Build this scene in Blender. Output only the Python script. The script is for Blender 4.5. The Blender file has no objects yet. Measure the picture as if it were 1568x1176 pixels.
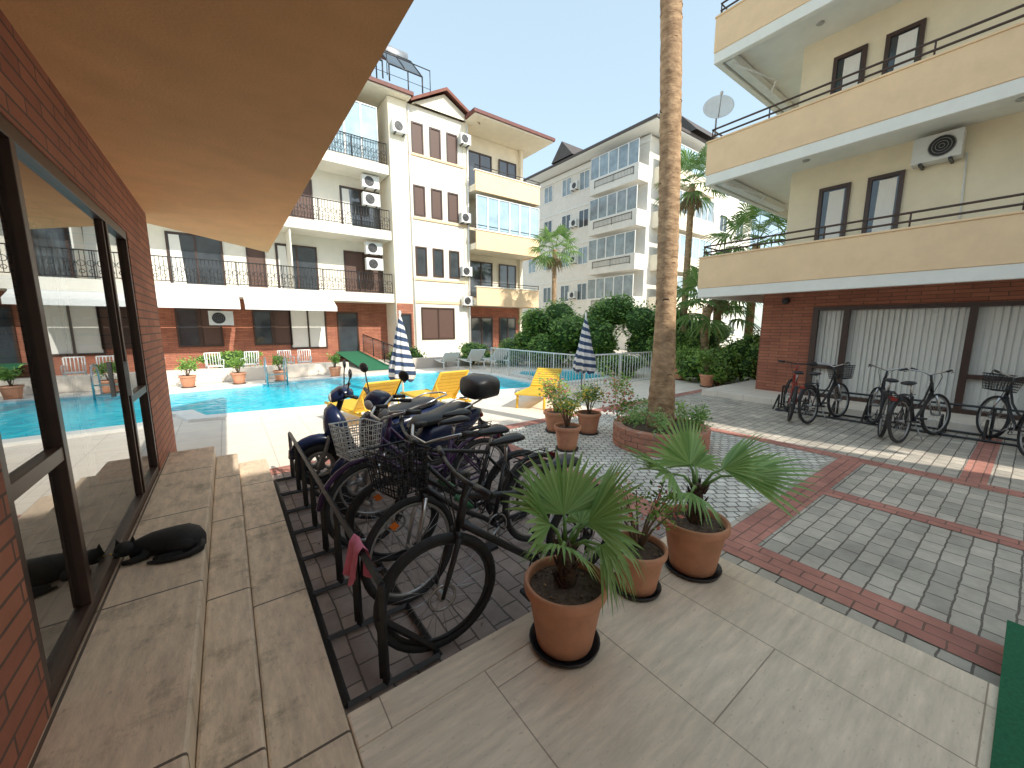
import bpy, bmesh, math, random
from mathutils import Vector, Matrix
random.seed(7)
rad=math.radians
V=Vector
scn=bpy.context.scene
# ---------------------------------------------------------------- materials
def nt(name):
    m=bpy.data.materials.new(name); m.use_nodes=True
    t=m.node_tree; b=t.nodes['Principled BSDF']
    return m,t,b
def c4(c): return (c[0],c[1],c[2],1)
def M(name,col,rough=.6,var=.12,scale=5,bump=0.0,bscale=60,metal=0,col2=None,stretch=(1,1,1),spec=.5,big=0):
    m,t,b=nt(name); N=t.nodes.new; L=t.links.new
    g=N('ShaderNodeNewGeometry'); mp=N('ShaderNodeMapping'); mp.inputs['Scale'].default_value=stretch
    L(g.outputs['Position'],mp.inputs['Vector'])
    n=N('ShaderNodeTexNoise'); n.inputs['Scale'].default_value=scale; n.inputs['Detail'].default_value=7; n.inputs['Roughness'].default_value=.62
    L(mp.outputs[0],n.inputs['Vector'])
    r=N('ShaderNodeValToRGB'); r.color_ramp.elements[0].position=.3; r.color_ramp.elements[1].position=.7
    lo=[c*(1-var) for c in col]; hi=[min(1,c*(1+var)) for c in col]
    if col2: lo,hi=col,col2
    r.color_ramp.elements[0].color=c4(lo); r.color_ramp.elements[1].color=c4(hi)
    L(n.outputs['Fac'],r.inputs['Fac'])
    out=r.outputs[0]
    if big:
        n2=N('ShaderNodeTexNoise'); n2.inputs['Scale'].default_value=1.1; n2.inputs['Detail'].default_value=9; n2.inputs['Roughness'].default_value=.7
        L(g.outputs['Position'],n2.inputs['Vector'])
        mr=N('ShaderNodeMapRange'); mr.inputs[1].default_value=.35; mr.inputs[2].default_value=.65; mr.inputs[3].default_value=1-big; mr.inputs[4].default_value=1.0
        L(n2.outputs['Fac'],mr.inputs[0])
        mx=N('ShaderNodeVectorMath'); mx.operation='SCALE'; L(out,mx.inputs[0]); L(mr.outputs[0],mx.inputs['Scale']); out=mx.outputs[0]
    L(out,b.inputs['Base Color'])
    b.inputs['Roughness'].default_value=rough; b.inputs['Metallic'].default_value=metal
    b.inputs['Specular IOR Level'].default_value=spec
    if bump:
        n3=N('ShaderNodeTexNoise'); n3.inputs['Scale'].default_value=bscale; n3.inputs['Detail'].default_value=5
        L(mp.outputs[0],n3.inputs['Vector'])
        bp=N('ShaderNodeBump'); bp.inputs['Strength'].default_value=bump; bp.inputs['Distance'].default_value=.01
        L(n3.outputs['Fac'],bp.inputs['Height']); L(bp.outputs[0],b.inputs['Normal'])
    return m
def brick(name,c1,c2,mort,bw,rh,ms,plane='xy',rot=0,off=.5,bump=.4,dist=0.0,rough=.8,var=.25,noise_scale=2.0,smooth=.1,stain=0,streak=None,pits=0):
    m,t,b=nt(name); N=t.nodes.new; L=t.links.new
    g=N('ShaderNodeNewGeometry'); s=N('ShaderNodeSeparateXYZ'); c=N('ShaderNodeCombineXYZ')
    L(g.outputs['Position'],s.inputs[0])
    L(s.outputs['XYZ'.index(plane[0].upper())],c.inputs[0]); L(s.outputs['XYZ'.index(plane[1].upper())],c.inputs[1])
    mp=N('ShaderNodeMapping'); mp.inputs['Rotation'].default_value=(0,0,rad(rot)); mp.inputs['Location'].default_value=(50,50,0)
    L(c.outputs[0],mp.inputs[0]); vec=mp.outputs[0]
    if dist:
        nn=N('ShaderNodeTexNoise'); nn.inputs['Scale'].default_value=9; L(vec,nn.inputs['Vector'])
        sb=N('ShaderNodeVectorMath'); sb.operation='SUBTRACT'; sb.inputs[1].default_value=(.5,.5,.5); L(nn.outputs['Color'],sb.inputs[0])
        sc=N('ShaderNodeVectorMath'); sc.operation='SCALE'; sc.inputs['Scale'].default_value=dist; L(sb.outputs[0],sc.inputs[0])
        ad=N('ShaderNodeVectorMath'); ad.operation='ADD'; L(vec,ad.inputs[0]); L(sc.outputs[0],ad.inputs[1]); vec=ad.outputs[0]
    k=N('ShaderNodeTexBrick'); k.inputs['Scale'].default_value=1; k.inputs['Brick Width'].default_value=bw; k.inputs['Row Height'].default_value=rh
    k.inputs['Mortar Size'].default_value=ms; k.inputs['Mortar Smooth'].default_value=smooth; k.offset=off
    k.inputs['Color1'].default_value=c4(c1); k.inputs['Color2'].default_value=c4(c2); k.inputs['Mortar'].default_value=c4(mort)
    L(vec,k.inputs['Vector'])
    n=N('ShaderNodeTexNoise'); n.inputs['Scale'].default_value=noise_scale; n.inputs['Detail'].default_value=9; n.inputs['Roughness'].default_value=.7
    if streak:
        m2=N('ShaderNodeMapping'); m2.inputs['Scale'].default_value=streak; L(c.outputs[0],m2.inputs[0]); L(m2.outputs[0],n.inputs['Vector'])
    else: L(c.outputs[0],n.inputs['Vector'])
    mr=N('ShaderNodeMapRange'); mr.inputs[1].default_value=.3; mr.inputs[2].default_value=.7; mr.inputs[3].default_value=1-var; mr.inputs[4].default_value=1+var*.4
    L(n.outputs['Fac'],mr.inputs[0])
    mx=N('ShaderNodeVectorMath'); mx.operation='SCALE'; L(k.outputs['Color'],mx.inputs[0]); L(mr.outputs[0],mx.inputs['Scale'])
    out=mx.outputs[0]
    if stain:
        n4=N('ShaderNodeTexNoise'); n4.inputs['Scale'].default_value=2.3; n4.inputs['Detail'].default_value=12; n4.inputs['Roughness'].default_value=.78; L(c.outputs[0],n4.inputs['Vector'])
        r4=N('ShaderNodeMapRange'); r4.inputs[1].default_value=.52; r4.inputs[2].default_value=.63; r4.inputs[3].default_value=0; r4.inputs[4].default_value=stain; L(n4.outputs['Fac'],r4.inputs[0])
        mm=N('ShaderNodeMix'); mm.data_type='RGBA'; L(r4.outputs[0],mm.inputs['Factor']); L(out,mm.inputs['A']); mm.inputs['B'].default_value=(.24,.18,.11,1); out=mm.outputs['Result']
    if pits:
        n5=N('ShaderNodeTexNoise'); n5.inputs['Scale'].default_value=28; n5.inputs['Detail'].default_value=4; n5.inputs['Roughness'].default_value=.6
        m5=N('ShaderNodeMapping'); m5.inputs['Scale'].default_value=(2.2 if (streak and streak[0]>streak[1]) else 1,2.2 if (streak and streak[1]>streak[0]) else 1,1); L(c.outputs[0],m5.inputs[0]); L(m5.outputs[0],n5.inputs['Vector'])
        r5=N('ShaderNodeMapRange'); r5.inputs[1].default_value=.62; r5.inputs[2].default_value=.70; r5.inputs[3].default_value=0; r5.inputs[4].default_value=pits; L(n5.outputs['Fac'],r5.inputs[0])
        m6=N('ShaderNodeMix'); m6.data_type='RGBA'; L(r5.outputs[0],m6.inputs['Factor']); L(out,m6.inputs['A']); m6.inputs['B'].default_value=(.40,.29,.20,1); out=m6.outputs['Result']
    L(out,b.inputs['Base Color']); b.inputs['Roughness'].default_value=rough
    h=N('ShaderNodeMath'); h.operation='SUBTRACT'; L(n.outputs['Fac'],h.inputs[0]); L(k.outputs['Fac'],h.inputs[1])
    bp=N('ShaderNodeBump'); bp.inputs['Strength'].default_value=bump; bp.inputs['Distance'].default_value=.012
    L(h.outputs[0],bp.inputs['Height']); L(bp.outputs[0],b.inputs['Normal'])
    return m
def leafmat(name,c1,c2,rough=.45,trans=.3):
    m,t,b=nt(name); N=t.nodes.new; L=t.links.new
    g=N('ShaderNodeNewGeometry'); r=N('ShaderNodeValToRGB'); r.color_ramp.elements[0].color=c4(c1); r.color_ramp.elements[1].color=c4(c2)
    L(g.outputs['Random Per Island'],r.inputs[0]); L(r.outputs[0],b.inputs['Base Color']); b.inputs['Roughness'].default_value=rough
    tr=N('ShaderNodeBsdfTranslucent'); hs=N('ShaderNodeHueSaturation'); hs.inputs['Value'].default_value=1.7; L(r.outputs[0],hs.inputs['Color']); L(hs.outputs[0],tr.inputs[0])
    mx=N('ShaderNodeMixShader'); mx.inputs[0].default_value=trans; L(b.outputs[0],mx.inputs[1]); L(tr.outputs[0],mx.inputs[2])
    L(mx.outputs[0],t.nodes['Material Output'].inputs[0]); return m
def glassmat(name,ior=1.9,tint=(.8,.85,.85),base=0.0):
    m,t,b=nt(name); N=t.nodes.new; L=t.links.new
    f=N('ShaderNodeFresnel'); f.inputs[0].default_value=ior
    k=N('ShaderNodeMath'); k.operation='MULTIPLY_ADD'; k.inputs[1].default_value=1-base; k.inputs[2].default_value=base; L(f.outputs[0],k.inputs[0])
    tr=N('ShaderNodeBsdfTransparent'); tr.inputs[0].default_value=c4(tint); gl=N('ShaderNodeBsdfGlossy'); gl.inputs['Roughness'].default_value=0.01
    gl.inputs['Color'].default_value=(.9,.93,.95,1)
    mx=N('ShaderNodeMixShader'); L(k.outputs[0],mx.inputs[0]); L(tr.outputs[0],mx.inputs[1]); L(gl.outputs[0],mx.inputs[2]); L(mx.outputs[0],t.nodes['Material Output'].inputs[0]); return m
def watermat():
    m,t,b=nt('pool_water'); N=t.nodes.new; L=t.links.new
    g=N('ShaderNodeNewGeometry')
    n=N('ShaderNodeTexNoise'); n.inputs['Scale'].default_value=2.5; n.inputs['Detail'].default_value=3; n.inputs['Distortion'].default_value=1.5; L(g.outputs['Position'],n.inputs[0])
    r=N('ShaderNodeValToRGB'); r.color_ramp.elements[0].color=(.005,.50,.70,1); r.color_ramp.elements[1].color=(.04,.74,.88,1); L(n.outputs['Fac'],r.inputs[0]); r.color_ramp.elements[0].position=.3; r.color_ramp.elements[1].position=.7  # caustic-like light variation painted into the water colour
    L(r.outputs[0],b.inputs['Base Color']); b.inputs['Roughness'].default_value=.08; b.inputs['Specular IOR Level'].default_value=.12
    n2=N('ShaderNodeTexNoise'); n2.inputs['Scale'].default_value=5; n2.inputs['Detail'].default_value=4; L(g.outputs['Position'],n2.inputs[0])
    bp=N('ShaderNodeBump'); bp.inputs['Strength'].default_value=.35; bp.inputs['Distance'].default_value=.05; L(n2.outputs['Fac'],bp.inputs['Height']); L(bp.outputs[0],b.inputs['Normal']); return m
def stripemat():
    m,t,b=nt('striped_canvas'); N=t.nodes.new; L=t.links.new
    tc=N('ShaderNodeTexCoord'); s=N('ShaderNodeSeparateXYZ'); L(tc.outputs['Object'],s.inputs[0])
    at=N('ShaderNodeMath'); at.operation='ARCTAN2'; L(s.outputs[1],at.inputs[0]); L(s.outputs[0],at.inputs[1])
    k=N('ShaderNodeMath'); k.operation='MULTIPLY'; k.inputs[1].default_value=1.0; L(at.outputs[0],k.inputs[0])
    zz=N('ShaderNodeMath'); zz.operation='MULTIPLY_ADD'; zz.inputs[1].default_value=36; L(s.outputs[2],zz.inputs[0]); L(k.outputs[0],zz.inputs[2])
    sn=N('ShaderNodeMath'); sn.operation='SINE'; L(zz.outputs[0],sn.inputs[0])
    gt=N('ShaderNodeMath'); gt.operation='GREATER_THAN'; gt.inputs[1].default_value=0; L(sn.outputs[0],gt.inputs[0])
    mx=N('ShaderNodeMix'); mx.data_type='RGBA'; L(gt.outputs[0],mx.inputs['Factor']); mx.inputs['A'].default_value=(.72,.73,.74,1); mx.inputs['B'].default_value=(.04,.075,.16,1)
    L(mx.outputs['Result'],b.inputs['Base Color']); b.inputs['Roughness'].default_value=.85; return m

cream=M('cream_render',(.89,.80,.64),.85,.05,2.5,.15,90,big=.06)
white=M('white_render',(.90,.84,.73),.85,.04,2.5,.12,90,big=.06)
peach=M('peach_render',(.95,.68,.42),.85,.05,3,.15,90,big=.07)
peachw=M('yellow_cream_render',(.96,.84,.62),.85,.04,3,.15,90,big=.06)
orange=M('orange_render',(.90,.48,.22),.85,.07,3,.3,70,big=.08)
greyw=M('grey_white_render',(.84,.80,.73),.85,.05,3,.1,60,big=.10)
soff=M('white_soffit',(.92,.90,.83),.85,.04,2.5,.12,90,big=.05)
conc=M('concrete',(.5,.48,.44),.85,.1,4,.2,60)
brown=M('brown_frame',(.065,.035,.026),.4,.15,8)
brownsh=M('brown_shutter',(.11,.06,.045),.55,.15,8,stretch=(1,1,12))
whitep=M('white_paint',(.82,.82,.79),.45,.05,8)
iron=M('black_iron',(.025,.025,.027),.4,.2,20,.1,80)
roofm=M('roof_tile',(.22,.085,.06),.8,.25,5,.5,25)
roofd=M('dark_roof',(.10,.085,.08),.8,.2,5,.4,25)
fascia=M('fascia_wood',(.16,.055,.045),.6,.2,6)
dglass=M('dark_window_glass',(.05,.06,.07),.06,.3,1.5,spec=1.0)
bglass=M('blue_balcony_glass',(.36,.50,.58),.05,.25,1.2,spec=1.0)
gglass=M('grey_balcony_glass',(.27,.33,.36),.08,.35,1.5,spec=1.0)
curt=M('curtain_fabric',(.90,.87,.81),.9,.05,14,stretch=(4,4,.3))
clear=glassmat('clear_glass',1.9,(.88,.92,.92),.30)
clear2=glassmat('window_glass',1.3,(.95,.96,.96))
Bcol=((.50,.19,.11),(.38,.13,.08),(.15,.09,.07))
brX=brick('brick_wall_x',*Bcol,.42,.075,.006,'yz',bump=.6)
brY=brick('brick_wall_y',*Bcol,.42,.075,.006,'xz',bump=.6)
pav=brick('grey_pavers',(.66,.585,.49),(.47,.42,.36),(.20,.17,.145),.2,.125,.006,'xy',rot=0,bump=.7,dist=.02,var=.36,smooth=.4)
pavp=brick('mauve_pavers',(.52,.41,.36),(.38,.31,.29),(.17,.145,.13),.2,.12,.006,'xy',rot=90,bump=.7,dist=.02,var=.38,smooth=.4)
redp=brick('red_pavers',(.60,.27,.21),(.48,.20,.16),(.24,.14,.11),.2,.1,.005,'xy',rot=0,bump=.6,dist=.015,var=.35)
redp2=brick('red_pavers_turned',(.60,.27,.21),(.48,.20,.16),(.24,.14,.11),.2,.1,.005,'xy',rot=90,bump=.6,dist=.015,var=.35)
cob=brick('white_cobbles',(.90,.86,.78),(.68,.65,.59),(.28,.25,.21),.12,.10,.010,'xy',rot=35,bump=.9,dist=.05,var=.35,smooth=.5)
deck=brick('deck_stone',(.88,.78,.67),(.82,.73,.63),(.62,.54,.47),.6,.6,.006,'xy',off=0,bump=.2,var=.1)
TR=((.95,.79,.62),(.89,.74,.58),(.46,.35,.26))
trav=brick('travertine',*TR,1.3,.62,.003,'xy',rot=90,bump=.35,var=.26,noise_scale=2.4,streak=(1.3,8,1),rough=.6,pits=.4)
trav2=brick('travertine_coping',*TR,1.6,3.1,.003,'xy',rot=0,bump=.35,var=.26,noise_scale=2.4,streak=(1.4,9,1),rough=.6,pits=.4)
stepm=brick('worn_stone_steps',(.92,.72,.53),(.82,.64,.47),(.16,.12,.09),2.6,1.05,.006,'xy',off=0,bump=.4,var=.3,noise_scale=3,stain=.6,streak=(6,1.5,1),pits=.5,rough=.65)
terra=M('terracotta',(.68,.32,.19),.75,.14,7,.15,60,big=.15)
soil=M('soil',(.11,.075,.055),.95,.5,30,1,80)
rubber=M('tyre_rubber',(.028,.028,.03),.75,.2,30)
steel=M('steel',(.55,.55,.56),.3,.1,20,metal=1)
alu=M('dull_aluminium',(.45,.45,.45),.45,.1,20,metal=.8)
blackp=M('black_plastic',(.024,.024,.027),.4,.2,20)
whitepl=M('white_plastic',(.78,.78,.75),.4,.05,10)
yellow=M('yellow_plastic',(.80,.50,.04),.45,.08,10)
bluep=M('blue_paint',(.014,.024,.07),.25,.15,10)
purple=M('purple_paint',(.07,.03,.10),.3,.15,10)
greenp=M('green_paint',(.05,.22,.10),.3,.15,10)
redpaint=M('red_paint',(.30,.03,.02),.3,.15,10)
orangep=M('orange_reflector',(.85,.2,.02),.3,.05,10)
pink=M('pink_cloth',(.90,.26,.38),.9,.15,20,.3,80)
trunkm=M('palm_bark',(.22,.13,.07),.9,col2=(.62,.42,.25),scale=7,bump=1,bscale=22,stretch=(1,1,2))
trunkd=M('dark_palm_fibre',(.10,.06,.04),.95,.4,30,1,70)
fibre=M('dry_frond',(.34,.25,.15),.9,.3,10)
fan=leafmat('fan_leaf',(.16,.30,.08),(.34,.50,.19))
fanf=leafmat('palm_leaf_far',(.09,.19,.04),(.22,.34,.10))
hedge=leafmat('hedge_leaf',(.07,.16,.025),(.18,.33,.06))
lightleaf=leafmat('light_leaf',(.15,.28,.05),(.34,.50,.12))
redleaf=leafmat('red_blossom',(.55,.12,.10),(.72,.35,.25))
yelleaf=leafmat('yellow_blossom',(.7,.45,.04),(.8,.6,.1))
twig=M('twig',(.22,.15,.10),.9,.2,20)
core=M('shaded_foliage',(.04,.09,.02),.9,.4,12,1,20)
green_mat=M('green_carpet',(.02,.15,.07),.95,.25,60,.6,200)
catfur=M('black_fur',(.014,.013,.013),.6,.4,60,.6,250)
water=watermat(); stripe=stripemat()

# ---------------------------------------------------------------- mesh builder
class MB:
    def __init__(s): s.v=[];s.f=[];s.mi=[];s.sm=[];s.mats=[];s.M=Matrix.Identity(4)
    def add(s,vs,fs,mat,smooth=False):
        if mat not in s.mats: s.mats.append(mat)
        k=s.mats.index(mat); o=len(s.v)
        for p in vs: s.v.append(s.M@V(p))
        for f in fs: s.f.append([o+i for i in f]); s.mi.append(k); s.sm.append(smooth)
    def box(s,a,b,mat):
        x0,y0,z0=a;x1,y1,z1=b
        s.add([(x0,y0,z0),(x1,y0,z0),(x1,y1,z0),(x0,y1,z0),(x0,y0,z1),(x1,y0,z1),(x1,y1,z1),(x0,y1,z1)],
              [(0,3,2,1),(4,5,6,7),(0,1,5,4),(1,2,6,5),(2,3,7,6),(3,0,4,7)],mat)
    def fb(s,F,u0,u1,z0,z1,n0,n1,mat):
        s.add([F(u,n,z) for z in(z0,z1) for u,n in((u0,n0),(u1,n0),(u1,n1),(u0,n1))],
              [(0,3,2,1),(4,5,6,7),(0,1,5,4),(1,2,6,5),(2,3,7,6),(3,0,4,7)],mat)
    def loft(s,rings,mat,smooth=True,cap=True):
        n=len(rings[0]); vs=[p for r in rings for p in r]; fs=[]
        for i in range(len(rings)-1):
            for j in range(n):
                k=(j+1)%n; fs.append((i*n+j,i*n+k,(i+1)*n+k,(i+1)*n+j))
        if cap: fs.append(tuple(range(n))[::-1]); fs.append(tuple(range((len(rings)-1)*n,len(rings)*n)))
        s.add(vs,fs,mat,smooth)
    def path(s,pts,r,mat,n=8,smooth=True):
        pts=[V(p) for p in pts]
        if not hasattr(r,'__len__'): r=[r]*len(pts)
        rings=[];prev=None
        for i,p in enumerate(pts):
            t=(pts[min(i+1,len(pts)-1)]-pts[max(i-1,0)])
            if t.length<1e-9: t=V((0,0,1))
            t.normalize()
            if prev is None:
                a=V((0,0,1)) if abs(t.z)<.9 else V((1,0,0)); u=t.cross(a).normalized()
            else: u=(prev-t*prev.dot(t)); u=u.normalized() if u.length>1e-6 else t.orthogonal().normalized()
            prev=u; w=t.cross(u)
            rings.append([p+(u*math.cos(a)+w*math.sin(a))*r[i] for a in [2*math.pi*k/n for k in range(n)]])
        s.loft(rings,mat,smooth)
    def torus(s,c,R,r,mat,n=36,k=8,axis='y',sy=1):
        c=V(c);rings=[]
        for i in range(n):
            a=2*math.pi*i/n; ring=[]
            for j in range(k):
                b=2*math.pi*j/k; q=R+r*math.cos(b); h=r*math.sin(b)*sy
                x,y=q*math.cos(a),q*math.sin(a)
                ring.append(c+(V((x,h,y)) if axis=='y' else V((h,x,y)) if axis=='x' else V((x,y,h))))
            rings.append(ring)
        rings.append(rings[0]); s.loft(rings,mat,True,False)
    def lathe(s,c,prof,mat,n=24,smooth=True,cap=False):
        c=V(c); s.loft([[c+V((r*math.cos(2*math.pi*k/n),r*math.sin(2*math.pi*k/n),z)) for k in range(n)] for r,z in prof],mat,smooth,cap)
    def ell(s,c,r,mat,n=14,m=9):
        c=V(c); rings=[]
        for i in range(m+1):
            t=-math.pi/2+math.pi*i/m; q=max(math.cos(t),.02)
            rings.append([c+V((r[0]*q*math.cos(2*math.pi*k/n),r[1]*q*math.sin(2*math.pi*k/n),r[2]*math.sin(t))) for k in range(n)])
        s.loft(rings,mat,True,True)
    def poly(s,pts,mat): s.add(pts,[tuple(range(len(pts)))],mat)
    def obj(s,name,parent=None,bevel=0,loc=None,recalc=True):
        me=bpy.data.meshes.new(name); me.from_pydata([tuple(p) for p in s.v],[],s.f)
        for m in s.mats: me.materials.append(m)
        me.polygons.foreach_set('material_index',s.mi); me.polygons.foreach_set('use_smooth',s.sm)
        if recalc:
            bm=bmesh.new(); bm.from_mesh(me); bmesh.ops.recalc_face_normals(bm,faces=bm.faces); bm.to_mesh(me); bm.free()
        me.update(); o=bpy.data.objects.new(name,me); scn.collection.objects.link(o)
        if loc: o.location=loc
        if parent: o.parent=parent
        if bevel:
            b=o.modifiers.new('bevel','BEVEL'); b.width=bevel; b.segments=2; b.limit_method='ANGLE'
        return o
def E(name,loc=(0,0,0),rot=(0,0,0)):
    o=bpy.data.objects.new(name,None); o.empty_display_size=.2; scn.collection.objects.link(o); o.location=loc; o.rotation_euler=rot; return o
def Fy(y0): return lambda u,n,z:(u,y0-n,z)     # facade looking towards -Y
def Fx(x0): return lambda u,n,z:(x0-n,u,z)     # facade looking towards -X
def FX(x0): return lambda u,n,z:(x0+n,u,z)     # facade looking towards +X

def window(mb,F,u0,u1,z0,z1,glass=dglass,frame=brown,div=1,t=.07,n=0.0,sill=None,depth=.05,trans=None):
    mb.fb(F,u0,u1,z1-t,z1,n,n+depth,frame); mb.fb(F,u0,u1,z0,z0+t,n,n+depth,frame)
    mb.fb(F,u0,u0+t,z0+t,z1-t,n,n+depth,frame); mb.fb(F,u1-t,u1,z0+t,z1-t,n,n+depth,frame)
    for i in range(1,div):
        u=u0+(u1-u0)*i/div; mb.fb(F,u-t*.5,u+t*.5,z0+t,z1-t,n,n+depth*.9,frame)
    if trans: mb.fb(F,u0+t,u1-t,trans-t/2,trans+t/2,n,n+depth*.8,frame)
    g=n+.012
    mb.add([F(u0+t,g,z0+t),F(u1-t,g,z0+t),F(u1-t,g,z1-t),F(u0+t,g,z1-t)],[(0,1,2,3)],glass)
    if sill: mb.fb(F,u0-.08,u1+.08,z0-.07,z0-.001,n,n+.1,sill)
def ac(mb,F,u,z,n=0.05,w=.8,h=.56):
    mb.fb(F,u-w/2,u+w/2,z,z+h,n,n+.28,whitepl)
    c=V(F(u-.1*w,n+.286,z+h/2)); d=(V(F(u+1,n,z))-V(F(u,n,z))); nn=V(F(u,n+1,z))-V(F(u,n,z)); R_=h*.4
    k=18
    mb.add([c+(d*math.cos(2*math.pi*i/k)+V((0,0,1))*math.sin(2*math.pi*i/k))*R_ for i in range(k)],[tuple(range(k))],blackp)
    for r in (.96,.7,.45,.2):
        mb.path([c+nn*.008+(d*math.cos(2*math.pi*i/k)+V((0,0,1))*math.sin(2*math.pi*i/k))*r*R_ for i in range(k+1)],.004,alu,4)
    for s_ in(-.3,.3): mb.fb(F,u+s_*w-.02,u+s_*w+.02,z-.05,z-.002,n-.05,n+.3,iron)
def rail(mb,p0,p1,h,step=.13,r=.011,mat=iron,scroll=False,bars=True,posts=1.5,tr=.022):
    p0=V(p0);p1=V(p1);d=p1-p0;L=d.length;d.normalize();up=V((0,0,1))
    mb.path([p0+up*h,p1+up*h],tr,mat,6); mb.path([p0+up*.08,p1+up*.08],r*1.2,mat,4)
    if bars:
        n=int(L/step)
        for i in range(n+1):
            q=p0+d*(L*i/n); mb.path([q+up*.08,q+up*h],r*.8,mat,4)
            if scroll and i%2==0 and i<n:
                c=q+d*step*.9+up*(h*.55)
                mb.path([c+(d*math.cos(a)+up*math.sin(a))*.1 for a in [k*math.pi/4 for k in range(9)]],r*.8,mat,4)
                c=c-up*h*.28
                mb.path([c+(d*math.cos(a)+up*math.sin(a))*.07 for a in [k*math.pi/3 for k in range(7)]],r*.8,mat,4)
    n=max(1,int(L/posts))
    for i in range(n+1):
        q=p0+d*(L*i/n); mb.path([q,q+up*(h+.02)],tr*.9,mat,6)

# ---------------------------------------------------------------- ground
def sheet(name,pts,z,mat):
    mb=MB(); mb.poly([(x,y,z) for x,y in pts],mat); o=mb.obj(name,recalc=False); return o
def rect(x0,y0,x1,y1): return [(x0,y0),(x1,y0),(x1,y1),(x0,y1)]
gm=M('ground_concrete',(.58,.52,.45),.9,.12,1.2,.2,30)
sheet('ground',rect(-300,-300,300,300),0,gm)
sheet('pool_deck_paving',rect(-16,5.45,24,15),.004,deck)
sheet('mauve_paving',rect(-.6,1.3,3.0,5.2),.004,pavp)
sheet('cobble_paving',rect(3.3,1.45,6.45,5.2),.004,cob)
sheet('grey_paving',rect(6.45,-4,14,5.2),.004,pav)
sheet('grey_paving',rect(2.4,-4,6.45,1.45),.0041,pav)
mb=MB()
for x0,y0,x1,y1,m in [(-.6,5.2,14,5.45,redp),(3.0,-4,3.3,5.2,redp2),(3.3,1.15,6.45,1.4,redp),(4.9,-4,5.12,1.15,redp2),(6.45,-4,6.68,5.2,redp2),(6.68,.15,9.6,.36,redp)]:
    mb.poly([(x,y,.0085) for x,y in rect(x0,y0,x1,y1)],m)
mb.obj('red_brick_paving_band',recalc=False)
mb=MB()
for i in range(110):
    x,y=random.uniform(.3,9.3),random.uniform(1.6,5.2); z=.0105
    a=random.uniform(0,6.28); q=random.uniform(.006,.018); c,s_=math.cos(a)*q,math.sin(a)*q
    mb.add([(x-c,y-s_,z),(x-s_*.4,y+c*.4,z+q*.3),(x+c,y+s_,z+.001),(x+s_*.4,y-c*.4,z)],[(0,1,2,3)],random.choice([fibre,twig]))
mb.obj('fallen_leaves',recalc=False)
# pool
pp=[(-7,10.2),(-.7,10.15),(-.45,9.35),(3.5,8.85),(7.3,8.3),(7.45,11.6),(6.4,13.3),(4.8,13.9),(2,13.7),(-1.4,13.1),(-7,12.8)]
pool=E('swimming_pool')
mb=MB(); mb.poly([(x,y,.02) for x,y in pp],water); mb.obj('water',pool,recalc=False)
def coping(pp,parent,w=.32):
    mb=MB(); n=len(pp); P=[V((x,y,0)) for x,y in pp]
    outs=[]
    for i in range(n):
        a=(P[i]-P[i-1]).normalized(); b=(P[(i+1)%n]-P[i]).normalized()
        na=V((a.y,-a.x,0)); nb=V((b.y,-b.x,0)); m=(na+nb).normalized(); outs.append(P[i]+m*w/max(.5,m.dot(na)))
    for i in range(n):
        j=(i+1)%n; a,b,c_,d=P[i],P[j],outs[j],outs[i]; h=V((0,0,.06))
        mb.add([a,b,c_,d,a+h,b+h,c_+h,d+h],[(0,3,2,1),(4,5,6,7),(0,1,5,4),(2,3,7,6)],whitep)
    mb.obj('coping',parent)
coping(pp,pool)
kid=E('children_pool'); kp=[(8.4,8.6),(10.6,8.6),(10.9,10.6),(9,11.6),(8.4,11)]
mb=MB(); mb.poly([(x,y,.02) for x,y in kp],water); mb.obj('water',kid,recalc=False); coping(kp,kid)
mb=MB(); rail(mb,(7.85,7.4,0),(8.0,12.2,0),.95,.12,.014,whitep,posts=1.2); rail(mb,(7.85,7.4,0),(10.9,7.2,0),.95,.12,.014,whitep,posts=1.2); mb.obj('white_pool_fence')
mb=MB()
for x in (.85,1.35):
    mb.path([(x,13.1,-.0),(x,13.1,.55),(x,13.2,.78),(x,13.4,.85),(x,13.65,.75),(x,13.75,.55),(x,13.75,.02)],.022,steel,8)
for z in(.12,.35): mb.box((.87,13.07,z),(1.33,13.13,z+.03),steel)
mb.obj('pool_ladder')

# ---------------------------------------------------------------- entrance building (left)
eb=E('entrance_building')
mb=MB(); X0=-.61; zf=.41; zs=3.0
mb.box((-1.0,4.75,0),(X0,6.1,zs),brX); mb.box((-1.0,-2.3,0),(X0,1.9,zs),brX); mb.box((-.95,1.9,2.55),(X0,4.75,zs),brX)
mb.box((-5,5.9,0),(-1.0,6.1,zs),brY)
mb.obj('walls',eb)
mb=MB(); F=FX(X0-.035)
def post(y,w=.07,z0=zf,z1=2.55,n1=.03): mb.fb(F,y-w/2,y+w/2,z0,z1,-.02,n1,brown)
mb.fb(F,1.9,4.75,2.48,2.55,-.02,.03,brown); mb.fb(F,1.9,4.75,zf,zf+.06,-.02,.028,brown)
for y in(1.93,2.5,4.02,4.72): post(y,.05,zf+.06,2.48)
for y in(2.555,3.965): post(y,.03,zf+.06,2.48,.02)
for a,b in((1.955,2.475),(4.045,4.695)): mb.fb(F,a,b,1.17,1.23,-.02,.026,brown)
mb.fb(F,3.88,3.9,1.25,1.5,.03,.055,steel)
mb.obj('door_frames',eb,.003)
mb=MB(); mb.add([F(1.94,0,zf+.05),F(4.72,0,zf+.05),F(4.72,0,2.5),F(1.94,0,2.5)],[(0,1,2,3)],clear); mb.obj('door_glass',eb,recalc=False)
mb=MB()
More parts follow.
